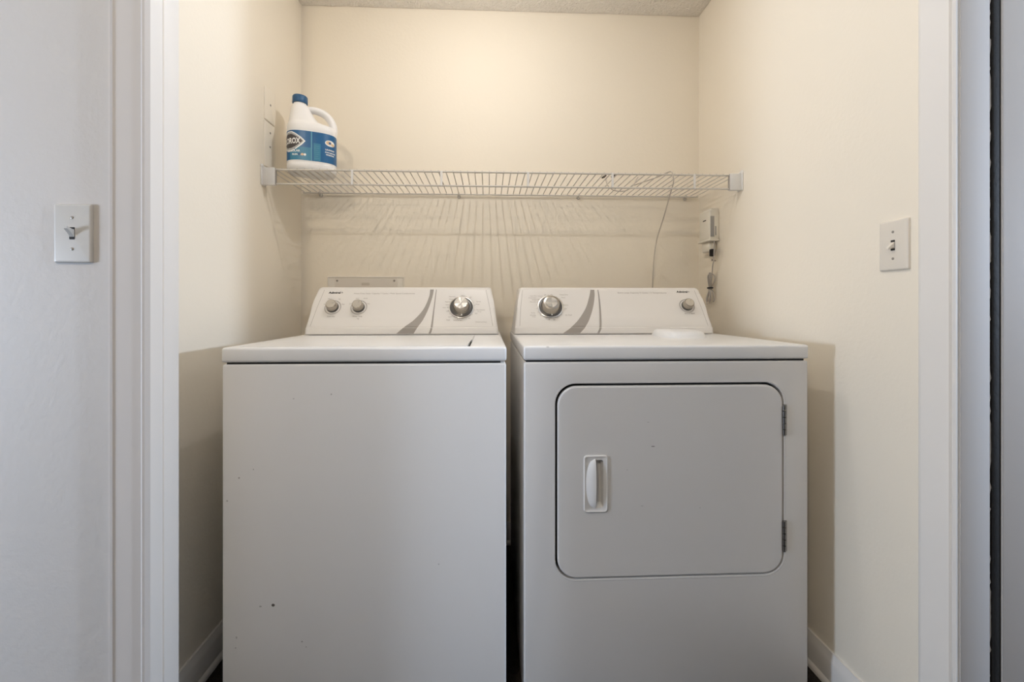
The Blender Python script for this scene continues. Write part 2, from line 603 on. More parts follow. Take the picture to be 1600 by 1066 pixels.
def dial(root, u, v, parent, ring_r, skirt_r, knob_r, cap_r, name='timer_dial', blade=True, wide=False):
    M = face_M(root, u, v, 0)
    bm = bmesh.new()
    lathe(bm, [(ring_r, 0.0003), (ring_r, 0.003), (ring_r - 0.002, 0.0042), (skirt_r + 0.0005, 0.0042)], M, 48, 0, caps=False)
    lathe(bm, [(skirt_r + 0.0005, 0.0025), (skirt_r, 0.006), (skirt_r - 0.003, 0.0075), (knob_r + 0.003, 0.0078)], M, 48, 1)
    lathe(bm, [(knob_r + 0.002, 0.0078), (knob_r, 0.011), (knob_r * 0.95, 0.026), (knob_r * 0.88, 0.0325), (cap_r, 0.0345)], M, 48, 2)
    nf = 20
    cen = bm.verts.new(M @ Vector((0, 0, 0.0345)))
    rim = [bm.verts.new(M @ Vector((cap_r * math.cos(2 * PI * k / nf), cap_r * math.sin(2 * PI * k / nf), 0.0343 + 0.0022 * ((k * 7) % 5) / 4))) for k in range(nf)]
    for k in range(nf):
        f = bm.faces.new((cen, rim[k], rim[(k + 1) % nf]))
        f.material_index = 3
    # pointer dot on the skirt, raised grip bar on the cap
    lathe(bm, [(0.0028, 0.0076), (0.0026, 0.0086), (0.0004, 0.0088)], M @ Matrix.Translation((0.002, -(skirt_r + knob_r) / 2 + 0.001, 0)), 12, 4)
    if blade:
        a = math.radians(62)
        d = Vector((math.cos(a), math.sin(a), 0))
        e = Vector((-d.y, d.x, 0))
        prism(bm, [(-cap_r * 0.92, -0.0022), (cap_r * 0.92, -0.0022), (cap_r * 0.92, 0.0022), (-cap_r * 0.92, 0.0022)],
              lambda x, y, h: M @ (d * x + e * y + Vector((0, 0, h))), 0.0350, 0.0368, 3)
    return obj(name, bm, [CHROME, SKIRT_AND_SHADE, KNOBG, BRUSH, WHITEP], parent)


def ticks(root, u, v, r, angs, parent, ln=0.0035):
    bm = bmesh.new()
    for a in angs:
        a = math.radians(a)
        d = Vector((math.cos(a), math.sin(a)))
        e = Vector((-d.y, d.x)) * 0.0005
        q = [d * r - e, d * (r + ln) - e, d * (r + ln) + e, d * r + e]
        bm.faces.new([bm.verts.new(face_pt(root, u + p.x, v + p.y, 0.0005)) for p in q])
    return obj('dial_marks', bm, GINK, parent, kind='stuff', smooth=False)


# ------------------------------------------------------------------ washing machine
wx0, wx1, wy = -0.641, 0.045, 1.0613
W = thing('washing_machine', 'white top-loading washing machine on the left, its front plain with one small rust spot', 'washing machine', (wx0, wy, 0))
Lw = W.location


def wbox(bm, x0, x1, y0, y1, z0, z1, *a, **k):
    return box(bm, x0 - Lw.x, x1 - Lw.x, y0 - Lw.y, y1 - Lw.y, z0, z1, *a, **k)


bm = bmesh.new()
wbox(bm, wx0, wx1, wy, wy + 0.645, 0.0, 0.8742, 0.006, 3)
obj('cabinet', bm, ENAM_W, W)
bm = bmesh.new()
wbox(bm, wx0 + 0.01, wx1 - 0.014, wy + 0.004, wy + 0.64, 0.870, 0.882)
obj('gap_shade_strip', bm, GAP, W)  # dark box added as the shade in the gap under the top panel
bm = bmesh.new()
wbox(bm, wx0 - 0.001, wx1 + 0.001, wy - 0.002, wy + 0.647, 0.8782, 0.9145, 0.0065, 3)
top = obj('top_panel', bm, TOPW, W)
lx0, lx1, ly0, ly1 = -0.600, -0.0460, 1.0725, 1.448
cb = bmesh.new()
wbox(cb, lx0 - 0.0035, lx1 + 0.0015, ly0 - 0.0015, ly1 + 0.0015, 0.9085, 0.93)
bool_cut(top, [cb])
bm = bmesh.new()
lid = [(lx0, ly0), (lx1 - 0.0050, ly0), (lx1 - 0.0050, 1.262), (lx1, 1.266), (lx1, ly1), (lx0, ly1)]
prism(bm, [(x - Lw.x, y - Lw.y) for x, y in lid], lambda u, v, d: Vector((u, v, d)), 0.9088, 0.9152)
bmesh.ops.bevel(bm, geom=[e for e in bm.edges if all(v.co.z > 0.915 for v in e.verts)], offset=0.0015, segments=2, affect='EDGES')
obj('lid', bm, TOPW, W)
bm = bmesh.new()
wbox(bm, lx1 - 0.0049, lx1 + 0.0012, ly0, 1.264, 0.9086, 0.9092)
obj('lid_notch', bm, GAP, W)

wc = console(W, -0.6275, 0.0375, 0.0175, 0.0245)
on_face(W, 'stripe', [(-0.2097, 0.150), (-0.2117, 0.1191), (-0.2274, 0.0689), (-0.2572, 0.0253), (-0.290, -0.004), (-0.315, -0.0335)],
        [(-0.1965, 0.150), (-0.1996, 0.1191), (-0.2108, 0.0688), (-0.2266, 0.0253), (-0.243, -0.004), (-0.256, -0.0335)], wc, SWOOSH, 'grey swoosh stripe')
on_face(W, 'stripe', [(-0.1888, 0.150), (-0.1932, 0.0688), (-0.1980, -0.004), (-0.2050, -0.0335)], [(-0.1862, 0.150), (-0.1890, 0.0688), (-0.1915, -0.004), (-0.1970, -0.0335)], wc, SWOOSH, 'thin grey stripe')
seam(W, [(-0.5865, 0.148), (-0.5985, 0.075), (-0.6075, 0.001)], wc)
seam(W, [(-0.0075, 0.148), (0.006, 0.075), (0.0165, 0.001)], wc)
small_knob(W, -0.5446, 0.0754, wc, 0.35)
small_knob(W, -0.4544, 0.0754, wc, 0.9)
dial(W, -0.0943, 0.0745, wc, 0.0445, 0.0405, 0.0275, 0.0225)
print_text(W, 'Admiral', -0.5690, 0.1325, 0.0112, INK, wc, 0.0004, width=0.0420)
print_text(W, '®', -0.5245, 0.1340, 0.0070, INK, wc, 0.0002)
print_text(W, 'Heavy Duty Super Capacity 7 Cycles / Multi Speed Combinations', -0.4804, 0.1305, 0.0075, GINK, wc, 0.0, width=0.2163)
print_text(W, 'Load Size', -0.5446, 0.0375, 0.0066, GINK, wc, 0.0001, 'CENTER', width=0.026)
print_text(W, 'Water Temp', -0.4540, 0.0375, 0.0066, GINK, wc, 0.0001, 'CENTER', width=0.034)
print_text(W, '°C', -0.4510, 0.0270, 0.0075, GINK, wc, 0.0001, 'CENTER')
for (u, v, s) in ((-0.5745, 0.086, 'Sm'), (-0.562, 0.108, 'Med'), (-0.527, 0.108, 'Lg'), (-0.511, 0.086, 'Max'),
                  (-0.4850, 0.088, 'C/C'), (-0.464, 0.110, 'W/C'), (-0.436, 0.110, 'W/W'), (-0.4225, 0.088, 'H/C')):
    print_text(W, s, u, v, 0.0062, GINK, wc, 0.0, 'CENTER')
ticks(W, -0.0943, 0.0745, 0.0465, [-68, -35, -12, 12, 28, 52, 70, 92, 118, 135, 152, 165, 180, 195, 212, 228, 255], wc)
for (u, v, s, sz) in ((-0.130, 0.1200, 'Normal', .0066), (-0.132, 0.1095, 'Heavy', .006), (-0.144, 0.0985, 'Regular', .006), (-0.146, 0.0865, 'Light', .006), (-0.147, 0.0750, 'Super Wash', .0058),
                      (-0.143, 0.0595, 'Off', .0065), (-0.0900, 0.1235, 'Wash', .006), (-0.0640, 0.1170, 'Off', .006), (-0.0340, 0.0990, 'Gentle', .006), (-0.0370, 0.0880, 'Wash', .006),
                      (-0.0260, 0.0650, 'Permanent', .0068), (-0.0300, 0.0580, 'Press', .006), (-0.0420, 0.0500, 'Off', .0065), (-0.066, 0.0310, 'Off', .006), (-0.1050, 0.0235, 'Rinse & Spin', .0062),
                      (-0.134, 0.0370, 'Spin', .006), (-0.139, 0.0245, 'Soak', .0066)):
    print_text(W, s, u, v - 0.002, sz, GINK, wc, 0.0, 'CENTER')
print_text(W, 'Commercial Design', -0.0240, 0.0150, 0.0050, GINK, wc, 0.0, 'CENTER')

# ------------------------------------------------------------------ dryer
dx0, dx1, dy = 0.090, 0.827, 1.0746
D = thing('clothes_dryer', 'white front-loading dryer on the right with a wide rounded door and chrome hinges', 'dryer', (dx0, dy, 0))
Ld = D.location


def dbox(bm, x0, x1, y0, y1, z0, z1, *a, **k):
    return box(bm, x0 - Ld.x, x1 - Ld.x, y0 - Ld.y, y1 - Ld.y, z0, z1, *a, **k)


def dfront(u, v, d):
    return Vector((u - Ld.x, d, v))


ox0, ox1, oz0, oz1, orad = 0.1690, 0.7615, 0.3245, 0.8190, 0.052
bm = bmesh.new()
dbox(bm, dx0, dx1, dy, dy + 0.645, 0.0, 0.8742, 0.006, 3)
cab = obj('cabinet', bm, [ENAM_D, GAP], D)
cb = bmesh.new()
prism(cb, rrect(ox0, ox1, oz0, oz1, orad, 10), dfront, -0.02, 0.022)
bool_cut(cab, [cb])
# a soft rolled lip round the opening
bm = bmesh.new()
rings = []
for ins, d in ((0.0060, 0.0002), (0.0035, -0.0006), (0.0016, -0.0006), (0.0003, 0.0004), (-0.0004, 0.004)):
    rings.append([dfront(u, v, d) for u, v in rrect(ox0 - ins, ox1 + ins, oz0 - ins, oz1 + ins, orad + ins, 10)])
loft(bm, rings, cap=False)
obj('door_opening_lip', bm, ENAM_D, D)
bm = bmesh.new()
prism(bm, rrect(ox0 + 0.0012, ox1 - 0.0012, oz0 + 0.0012, oz1 - 0.0012, orad - 0.001, 10), dfront, 0.0185, 0.0215)
obj('door_gap_shade', bm, GAP, D)  # dark sheet painting the shade at the bottom of the door recess
# door leaf
g = (0.0056, 0.0034, 0.0030, 0.0062)   # left right bottom top gaps
bm = bmesh.new()
rings = []
for ins, d in ((0.0015, 0.018), (0, 0.004), (0.0004, 0.0008), (0.0018, -0.0012), (0.0045, -0.0022), (0.0060, -0.0022)):
    rings.append([dfront(u, v, d) for u, v in rrect(ox0 + g[0] + ins, ox1 - g[1] - ins, oz0 + g[2] + ins, oz1 - g[3] - ins, orad - 0.002 - ins, 10)])
loft(bm, rings)
leaf = obj('door', bm, [DOOR_D], D)
hx0, hx1, hz0, hz1 = 0.2406, 0.3019, 0.4948, 0.6385
cb = bmesh.new()
prism(cb, rrect(hx0 + 0.008, hx1 - 0.008, hz0 + 0.008, hz1 - 0.008, 0.006, 4), dfront, -0.02, 0.0140)
bool_cut(leaf, [cb])
# recessed pull: bezel, pocket, lens-shaped grip
bm = bmesh.new()
o1 = rrect(hx0, hx1, hz0, hz1, 0.008, 5)
o2 = rrect(hx0 + 0.0025, hx1 - 0.0025, hz0 + 0.0025, hz1 - 0.0025, 0.0065, 5)
px0, px1, pz0, pz1 = 0.2690, 0.2895, 0.5075, 0.6260
o3 = rrect(hx0 + 0.0045, hx1 - 0.0045, hz0 + 0.0045, hz1 - 0.0045, 0.005, 5)
inn = rrect(px0 - 0.004, px1 + 0.001, pz0 - 0.001, pz1 + 0.001, 0.005, 5)
inb = rrect(px0 - 0.004, px1 - 0.002, pz0 + 0.006, pz1 - 0.006, 0.004, 5)
loft(bm, [[dfront(u, v, d) for u, v in q] for q, d in ((o1, -0.0018), (o1, -0.0048), (o2, -0.0062), (o3, -0.0048), (inn, -0.0044), (inb, 0.0130), )], cap=False)
bm.faces.new([bm.verts.new(dfront(u, v, 0.0130)) for u, v in inb])
handle = obj('handle', bm, HANDW, leaf)
bm = bmesh.new()
N, K = 18, 8
rows = []
for i in range(N + 1):
    t = i / N
    z = hz0 + 0.0095 + t * (hz1 - hz0 - 0.0175)
    wdt = 0.0235 * math.sqrt(max(0.0, 1 - (2 * t - 1) ** 2)) ** 0.9 + 0.0006
    xr = 0.2700
    row = []
    for k in range(K + 1):
        s = k / K
        row.append(Vector(dfront(xr - wdt * (1 - s), z, -0.0046 - 0.0115 * math.sin(s * PI / 2) * (wdt / 0.024))))
    for k in range(3):
        row.append(Vector(dfront(xr + 0.0003 * k, z, 0.000 + 0.002 * k)))
    row.append(Vector(dfront(xr - wdt * 0.5, z, 0.003)))
    rows.append(row)
loft(bm, rows)
obj('grip', bm, HANDW, leaf)
# chrome hinges
for hz in (0.7218, 0.4235):
    bm = bmesh.new()
    h = 0.0395
    dbox(bm, 0.7595, 0.7680, dy - 0.0026, dy + 0.0008, hz - h, hz + h, 0.0006, 1)
    for k in range(5):
        z0, z1 = hz - h + k * 2 * h / 5 + 0.0006, hz - h + (k + 1) * 2 * h / 5 - 0.0006
        lathe(bm, [(0.0015, z0), (0.0042, z0 + 0.0005), (0.0042, z1 - 0.0005), (0.0015, z1)], Matrix.Translation((0.7600 - Ld.x, -0.0036, 0)), 14)
    obj('hinge', bm, HINGE, D)
bm = bmesh.new()
dbox(bm, dx0 + 0.006, dx1 - 0.010, dy + 0.004, dy + 0.64, 0.870, 0.882)
obj('gap_shade_strip', bm, GAP, D)  # dark filler standing for shade below the dryer top
bm = bmesh.new()
dbox(bm, dx0 - 0.001, dx1 + 0.001, dy - 0.002, dy + 0.647, 0.8782, 0.9145, 0.0065, 3)
obj('top_panel', bm, TOPD, D)
# low raised lint filter cover near the console
bm = bmesh.new()
ll = []
for k in range(32):
    t_ = 2 * PI * k / 32
    c_, s_ = math.cos(t_), math.sin(t_)
    ll.append((0.626 + 0.070 * math.copysign(abs(c_) ** 0.6, c_), 1.392 + 0.094 * math.copysign(abs(s_) ** 0.6, s_)))
rings = []
cx_, cy_ = 0.626, 1.392
for sc, z in ((1.0, 0.9140), (0.98, 0.9195), (0.90, 0.9310), (0.82, 0.9350), (0.66, 0.9366), (0.3, 0.9370)):
    rings.append([Vector((cx_ + (x - cx_) * sc - Ld.x, cy_ + (y - cy_) * sc - Ld.y, z)) for x, y in ll])
loft(bm, rings)
obj('lint_filter_cover', bm, TOPD, D)

dc = console(D, 0.0915, 0.8025, 0.0235, 0.0165)
on_face(D, 'stripe', [(0.3775, 0.150), (0.3694, 0.1202), (0.3507, 0.0718), (0.3197, 0.0249), (0.292, -0.004), (0.2620, -0.0335)],
        [(0.3920, 0.150), (0.3893, 0.1202), (0.3769, 0.0718), (0.3581, 0.0249), (0.341, -0.004), (0.3215, -0.0335)], dc, SWOOSH, 'grey swoosh stripe')
on_face(D, 'stripe', [(0.4036, 0.150), (0.4030, 0.1202), (0.3988, 0.0607), (0.3910, -0.004), (0.3825, -0.0335)], [(0.4066, 0.150), (0.4074, 0.1202), (0.4052, 0.0607), (0.3985, -0.004), (0.3905, -0.0335)], dc, SWOOSH, 'thin grey stripe')
seam(D, [(0.1262, 0.148), (0.117, 0.075), (0.1110, 0.001)], dc)
seam(D, [(0.7675, 0.148), (0.776, 0.075), (0.7815, 0.001)], dc)
dial(D, 0.2238, 0.0770, dc, 0.0470, 0.0415, 0.0315, 0.0205, blade=False)
small_knob(D, 0.7242, 0.0815, dc, 1.0, 0.97)
print_text(D, 'Admiral', 0.6990, 0.1380, 0.0112, INK, dc, 0.0004, width=0.0410)
print_text(D, '®', 0.7415, 0.1395, 0.0070, INK, dc, 0.0002)
print_text(D, 'Extra Large Capacity 5 Cycles / 3 Temperatures', 0.4772, 0.1345, 0.0078, GINK, dc, 0.0, width=0.1823)
print_text(D, 'End of Signal', 0.7270, 0.0480, 0.0066, GINK, dc, 0.0001, 'CENTER', width=0.036)
ticks(D, 0.2238, 0.0770, 0.0485, [-98, -80, -62, -40, -15, 10, 42, 60, 78, 95, 110, 128, 140, 155, 170, 188, 205, 222, 248, 262], dc)
for (u, v, s, sz) in ((0.1650, 0.1230, 'Less Dry', .0066), (0.1605, 0.1150, 'Automatic', .0066), (0.1780, 0.1075, 'Energy Preferred', .0056), (0.1620, 0.0980, 'More Dry', .0056), (0.1900, 0.1230, 'Normal', .0055),
                      (0.2080, 0.1280, 'Off', .0056), (0.2300, 0.1290, 'Off', .0056), (0.2760, 0.1280, 'Timed Dry', .0070), (0.2740, 0.1165, 'Heavy', .006), (0.2800, 0.0850, 'Medium', .006), (0.2770, 0.0700, 'Light', .0056),
                      (0.2860, 0.0430, 'Air Fluff', .0072), (0.1600, 0.0530, 'Gentle', .0056), (0.1590, 0.0430, 'Wrinkle', .0066), (0.1620, 0.0370, 'Free', .0062),
                      (0.2140, 0.0245, 'Off', .0060), (0.2330, 0.0245, 'Off', .0060)):
    print_text(D, s, u, v - 0.002, sz, GINK, dc, 0.0, 'CENTER')

# ------------------------------------------------------------------ wire shelf
SZ = 1.4895
SYF, SYB = 1.5225, 1.824
S = thing('wire_shelf', 'white vinyl coated wire shelf spanning the alcove above both machines', 'shelf', (XL, SYB, SZ))
Ls = S.location


def sp(*p):
    return Vector(p) - Ls


def rail(name, x0, x1, y, z, r):
    bm = bmesh.new()
    tube(bm, [sp(x0, y, z), sp(x1, y, z)], r, 10)
    return obj(name, bm, SHELFM, S)


rail('front_rail', XL + 0.006, XR - 0.006, SYF, SZ - 0.0015, 0.0032)
rail('front_rail', XL + 0.006, XR - 0.006, SYF + 0.003, SZ - 0.0500, 0.0032)
rail('back_rail', XL + 0.012, XR - 0.012, SYB, SZ - 0.0030, 0.0032)
rail('middle_rail', XL + 0.012, XR - 0.012, 1.690, SZ - 0.0045, 0.0026)
bm = bmesh.new()
tube(bm, [(0, SYF - SYB - 0.002, 0.0005), (0, 0.003, 0.0005)], 0.0019, 8)
wire0 = obj('cross_wire', bm, SHELFM, S)
nw = 66
for i in range(nw):
    x = 0.016 + i * (XR - XL - 0.032) / (nw - 1)
    if i == 0:
        wire0.location = (x, 0, 0.0012)
    else:
        c = wire0.copy()
        COL.objects.link(c)
        c.parent = S
        c.location = (x, 0, 0.0012)
for x in (-0.4745, -0.1640, 0.1425, 0.4460, 0.7455):
    bm = bmesh.new()
    box(bm, x - 0.0042 - Ls.x, x + 0.0042 - Ls.x, SYF - 0.0036 - Ls.y, SYF - 0.0012 - Ls.y, -0.0515, 0.0015, 0.0008, 1)
    obj('lip_strap', bm, BRACK, S)
for x in (-0.7010, -0.1230, 0.3890, 0.8560):
    bm = bmesh.new()
    lathe(bm, [(0.0080, 0.0), (0.0080, 0.004), (0.006, 0.007), (0.0035, 0.0078)], Matrix.Translation(sp(x, YB, SZ - 0.010)) @ Matrix.Rotation(PI / 2, 4, 'X'), 16)
    pts = [sp(x, YB - 0.004 - 0.004 * 0, SZ - 0.010)]
    tube(bm, [sp(x, YB - 0.006, SZ - 0.008), sp(x, SYB - 0.006, SZ - 0.0085), sp(x, SYB - 0.0085, SZ - 0.003), sp(x, SYB - 0.004, SZ + 0.003), sp(x, SYB + 0.002, SZ + 0.004)], 0.0032, 8)
    obj('wall_clip', bm, SHELFM, S)
for side in (0, 1):
    sx = 1 if side == 0 else -1
    xw = XL if side == 0 else XR
    bm = bmesh.new()
    a, b = sorted((xw + sx * 0.002, xw + sx * 0.0455))
    box(bm, a - Ls.x, b - Ls.x, SYF - 0.0075 - Ls.y, SYF + 0.0085 - Ls.y, -0.0560, 0.0045, 0.002, 2)
    a, b = sorted((xw, xw + sx * 0.004))
    box(bm, a - Ls.x, b - Ls.x, SYF - 0.013 - Ls.y, SYF + 0.022 - Ls.y, -0.0570, 0.0100, 0.0015, 1)
    # screw ear above
    lathe(bm, [(0.008, 0), (0.008, 0.003), (0.0055, 0.006), (0.002, 0.0065)], Matrix.Translation(sp(xw, SYF - 0.006, SZ + 0.0085)) @ Matrix.Rotation(sx * PI / 2, 4, 'Y'), 14)
    tube(bm, [sp(xw + sx * 0.004, SYF - 0.006, SZ + 0.0085), sp(xw + sx * 0.010, SYF - 0.002, SZ + 0.004), sp(xw + sx * 0.017, SYF, SZ + 0.001)], 0.0032, 8)
    # open end where the rails enter
    br = obj('end_bracket', bm, BRACK, S)
    bm = bmesh.new()
    a, b = sorted((xw + sx * 0.0450, xw + sx * 0.0462))
    box(bm, a - Ls.x, b - Ls.x, SYF - 0.0055 - Ls.y, SYF + 0.0065 - Ls.y, -0.0540, 0.0025)
    obj('bracket_opening', bm, GINK, br)

# ------------------------------------------------------------------ bleach jug
Jz = SZ + 0.0038
J = thing('bleach_jug', 'white plastic jug with a blue cap and blue label standing on the wire shelf', 'jug', (-0.6440, 1.6030, Jz), math.radians(20))
EX = 3.0


def sect(a, b, cx, z, n=56, e=EX):
    r = []
    for k in range(n):
        t = 2 * PI * k / n
        c, s = math.cos(t), math.sin(t)
        r.append(Vector((cx + a * math.copysign(abs(c) ** (2 / e), c), b * math.copysign(abs(s) ** (2 / e), s), z)))
    return r


BA, BB = 0.0835, 0.0630
lev = [(0.066, 0.046, 0, 0.0, 3), (0.076, 0.056, 0, 0.002, 3), (0.0815, 0.061, 0, 0.007, 3), (BA, BB, 0, 0.016, 3), (BA, BB, 0, 0.028, 3), (BA - 0.001, BB - 0.001, 0, 0.031, 3), (BA - 0.001, BB - 0.001, 0, 0.140, 3),
       (BA, BB, 0, 0.143, 3), (BA, BB, 0, 0.158, 3), (0.0805, 0.0605, -0.001, 0.168, 2.9), (0.067, 0.054, -0.0125, 0.175, 2.7), (0.052, 0.049, -0.0255, 0.184, 2.5), (0.044, 0.0440, -0.0310, 0.200, 2.3),
       (0.0360, 0.0370, -0.0360, 0.222, 2.1), (0.0300, 0.0310, -0.0385, 0.238, 2), (0.0255, 0.0255, -0.0395, 0.248, 2), (0.0215, 0.0215, -0.0405, 0.253, 2), (0.0205, 0.0205, -0.0405, 0.262, 2)]
bm = bmesh.new()
loft(bm, [sect(a, b, c, z, e=e) for a, b, c, z, e in lev])
obj('jug_body', bm, JUG, J)
bm = bmesh.new()
hp = smooth_path([(-0.024, 0, 0.233), (-0.004, 0, 0.2375), (0.018, 0, 0.2370), (0.042, 0, 0.2290), (0.060, 0, 0.212), (0.0705, 0, 0.190), (0.0725, 0, 0.168), (0.068, 0, 0.155)], 5)
nn = len(hp)
tube(bm, hp, [(0.0165 if i < nn * 0.75 else 0.0165 + 0.012 * (i / nn - 0.75) * 4, 0.0115 + 0.003 * (i / nn)) for i in range(nn)], 14)
obj('handle', bm, JUG, J)
bm = bmesh.new()
MC = Matrix.Translation((-0.0405, 0, 0.2505))
n = 44
rings = []
for r, h, kn in ((0.0250, 0.004, 0), (0.0253, 0.005, 1), (0.0250, 0.0275, 1), (0.0240, 0.0302, 0), (0.0215, 0.0312, 0)):
    rings.append([MC @ Vector(((r + (0.0006 if kn and k % 2 else 0)) * math.cos(2 * PI * k / n), (r + (0.0006 if kn and k % 2 else 0)) * math.sin(2 * PI * k / n), h)) for k in range(n)])
loft(bm, rings)
obj('cap', bm, BLUED, J)
# label wrap: arc length parameter s over the front (s = 0 at the seam facing the viewer), t = height
arc = []
NN = 2000
acc = 0
prev = None
for k in range(NN + 1):
    th = -PI / 2 + (k / NN - 0.5) * 2 * PI
    c, s_ = math.cos(th), math.sin(th)
    p = Vector(((BA - 0.001) * math.copysign(abs(c) ** (2 / EX), c), (BB - 0.001) * math.copysign(abs(s_) ** (2 / EX), s_), 0))
    if prev is not None:
        acc += (p - prev).length
    arc.append((acc, p))
    prev = p
half = acc / 2


def wrap(s, t, off):
    x = s + half
    lo, hi = 0, NN
    while hi - lo > 1:
        m_ = (lo + hi) // 2
        if arc[m_][0] < x:
            lo = m_
        else:
            hi = m_
    f = (x - arc[lo][0]) / max(1e-9, arc[hi][0] - arc[lo][0])
    p = arc[lo][1].lerp(arc[hi][1], f)
    tt = (arc[min(NN, hi + 6)][1] - arc[max(0, lo - 6)][1]).normalized()
    nrm = Vector((tt.y, -tt.x, 0))
    q = p + nrm * off
    return Vector((q.x, q.y, t))


def wrap_patch(name, s0, s1, t0, t1, off, m, parent, ns=40):
    bm = bmesh.new()
    a = [bm.verts.new(wrap(s0 + (s1 - s0) * i / ns, t0, off)) for i in range(ns + 1)]
    b = [bm.verts.new(wrap(s0 + (s1 - s0) * i / ns, t1, off)) for i in range(ns + 1)]
    for i in range(ns):
        bm.faces.new((a[i], a[i + 1], b[i + 1], b[i]))
    return obj(name, bm, m, parent)


def wrap_poly(name, pts, off, m, parent, bm=None):
    if bm is None:
        bm = bmesh.new()
        bm.faces.new([bm.verts.new((u, v, 0)) for u, v in pts])
        bmesh.ops.triangulate(bm, faces=bm.faces[:])
        bmesh.ops.subdivide_edges(bm, edges=bm.edges[:], cuts=3, use_grid_fill=True)
    for v in bm.verts:
        v.co = wrap(v.co.x, v.co.y, off)
    return obj(name, bm, m, parent)


lab = wrap_patch('label', -0.150, 0.118, 0.0340, 0.1380, 0.0008, BLUE, J, 140)
wrap_patch('label_edge', -0.150, 0.119, 0.1380, 0.1405, 0.0007, WHITEP, lab, 120)
wrap_patch('label_edge', -0.150, 0.119, 0.0318, 0.0340, 0.0007, WHITEP, lab, 120)
wrap_patch('label_edge', 0.116, 0.1185, 0.0330, 0.1395, 0.0010, WHITEP, lab, 3)
wrap_patch('label_seam', -0.0025, 0.0015, 0.0340, 0.1370, 0.0011, LBLUE, lab, 3)
wrap_patch('label_panel', -0.072, -0.0028, 0.0345, 0.0800, 0.0010, TEAL, lab, 24)
wrap_patch('label_panel', 0.0060, 0.0290, 0.0360, 0.0980, 0.0010, TEAL, lab, 10)
for k in range(7):
    wrap_patch('fine_print', 0.0085, 0.0255 - 0.004 * (k % 3 == 1), 0.0440 + k * 0.0072, 0.0452 + k * 0.0072, 0.0012, LBLUE, lab, 6)
# diamond emblem, its right half on view
cxs, czs = -0.074, 0.1010
dia = [(0.046, 0.0), (0.036, 0.010), (0.020, 0.022), (0.008, 0.0285), (-0.008, 0.0285), (-0.020, 0.022), (-0.036, 0.010), (-0.046, 0.0),
       (-0.036, -0.012), (-0.020, -0.026), (-0.008, -0.033), (0.008, -0.033), (0.020, -0.026), (0.036, -0.012)]
wrap_poly('emblem', [(cxs + 1.18 * u, czs + 1.14 * v) for u, v in dia], 0.0012, WHITEP, lab)
wrap_poly('emblem', [(cxs + 1.06 * u, czs + 1.02 * v) for u, v in dia], 0.0014, mat('label_grey', (0.42, 0.42, 0.42), 0.4), lab)
wrap_poly('emblem', [(cxs + 0.98 * u, czs + 0.80 * v) for u, v in dia], 0.0016, BROWNP, lab)
bm = text_mesh('CLOROX', 0.026, 0.0008, 'CENTER')
xs = [v.co.x for v in bm.verts]
kk = 0.074 / (max(xs) - min(xs))
for v in bm.verts:
    v.co.x = cxs + v.co.x * kk
    v.co.y = czs - 0.0105 + v.co.y * 1.05 + 0.04 * (v.co.x - cxs)
wrap_poly('lettering', None, 0.0019, WHITEP, lab, bm)
for s, x, z, sz, m, nm in (('REGULAR', -0.060, 0.0620, 0.0105, WHITEP, 'lettering'), ('BLEACH', -0.048, 0.0500, 0.0085, WHITEP, 'lettering'),
                           ('LAUNDRY', 0.062, 0.0790, 0.0075, WHITEP, 'lettering'), ('STAIN REMOVER', 0.063, 0.0700, 0.0052, WHITEP, 'lettering'), ('WHITENS', 0.062, 0.0610, 0.0070, WHITEP, 'lettering')):
    bm = text_mesh(s, sz, 0.0003, 'CENTER')
    for v in bm.verts:
        v.co.x += x
        v.co.y += z
    wrap_poly(nm, None, 0.0013, m, lab, bm)


def blob(cx, cz, rx, rz, n=20):
    return [(cx + rx * math.cos(2 * PI * k / n), cz + rz * math.sin(2 * PI * k / n)) for k in range(n)]


wrap_poly('badge', blob(0.062, 0.1060, 0.0185, 0.0110), 0.0011, WHITEP, lab)
wrap_poly('badge', blob(0.0565, 0.1070, 0.0100, 0.0070), 0.0013, ORANGE, lab)
wrap_poly('badge', blob(0.0720, 0.1025, 0.0070, 0.0050), 0.0013, ORANGE, lab)
wrap_poly('badge', blob(0.0600, 0.1068, 0.0045, 0.0040), 0.0015, BLUE, lab)
for x, m in ((-0.040, BLUED), (-0.030, ORANGE), (-0.0215, WHITEP)):
    wrap_poly('badge', blob(x, 0.0535, 0.0042, 0.0042), 0.0015, m, lab)

# ------------------------------------------------------------------ light switches


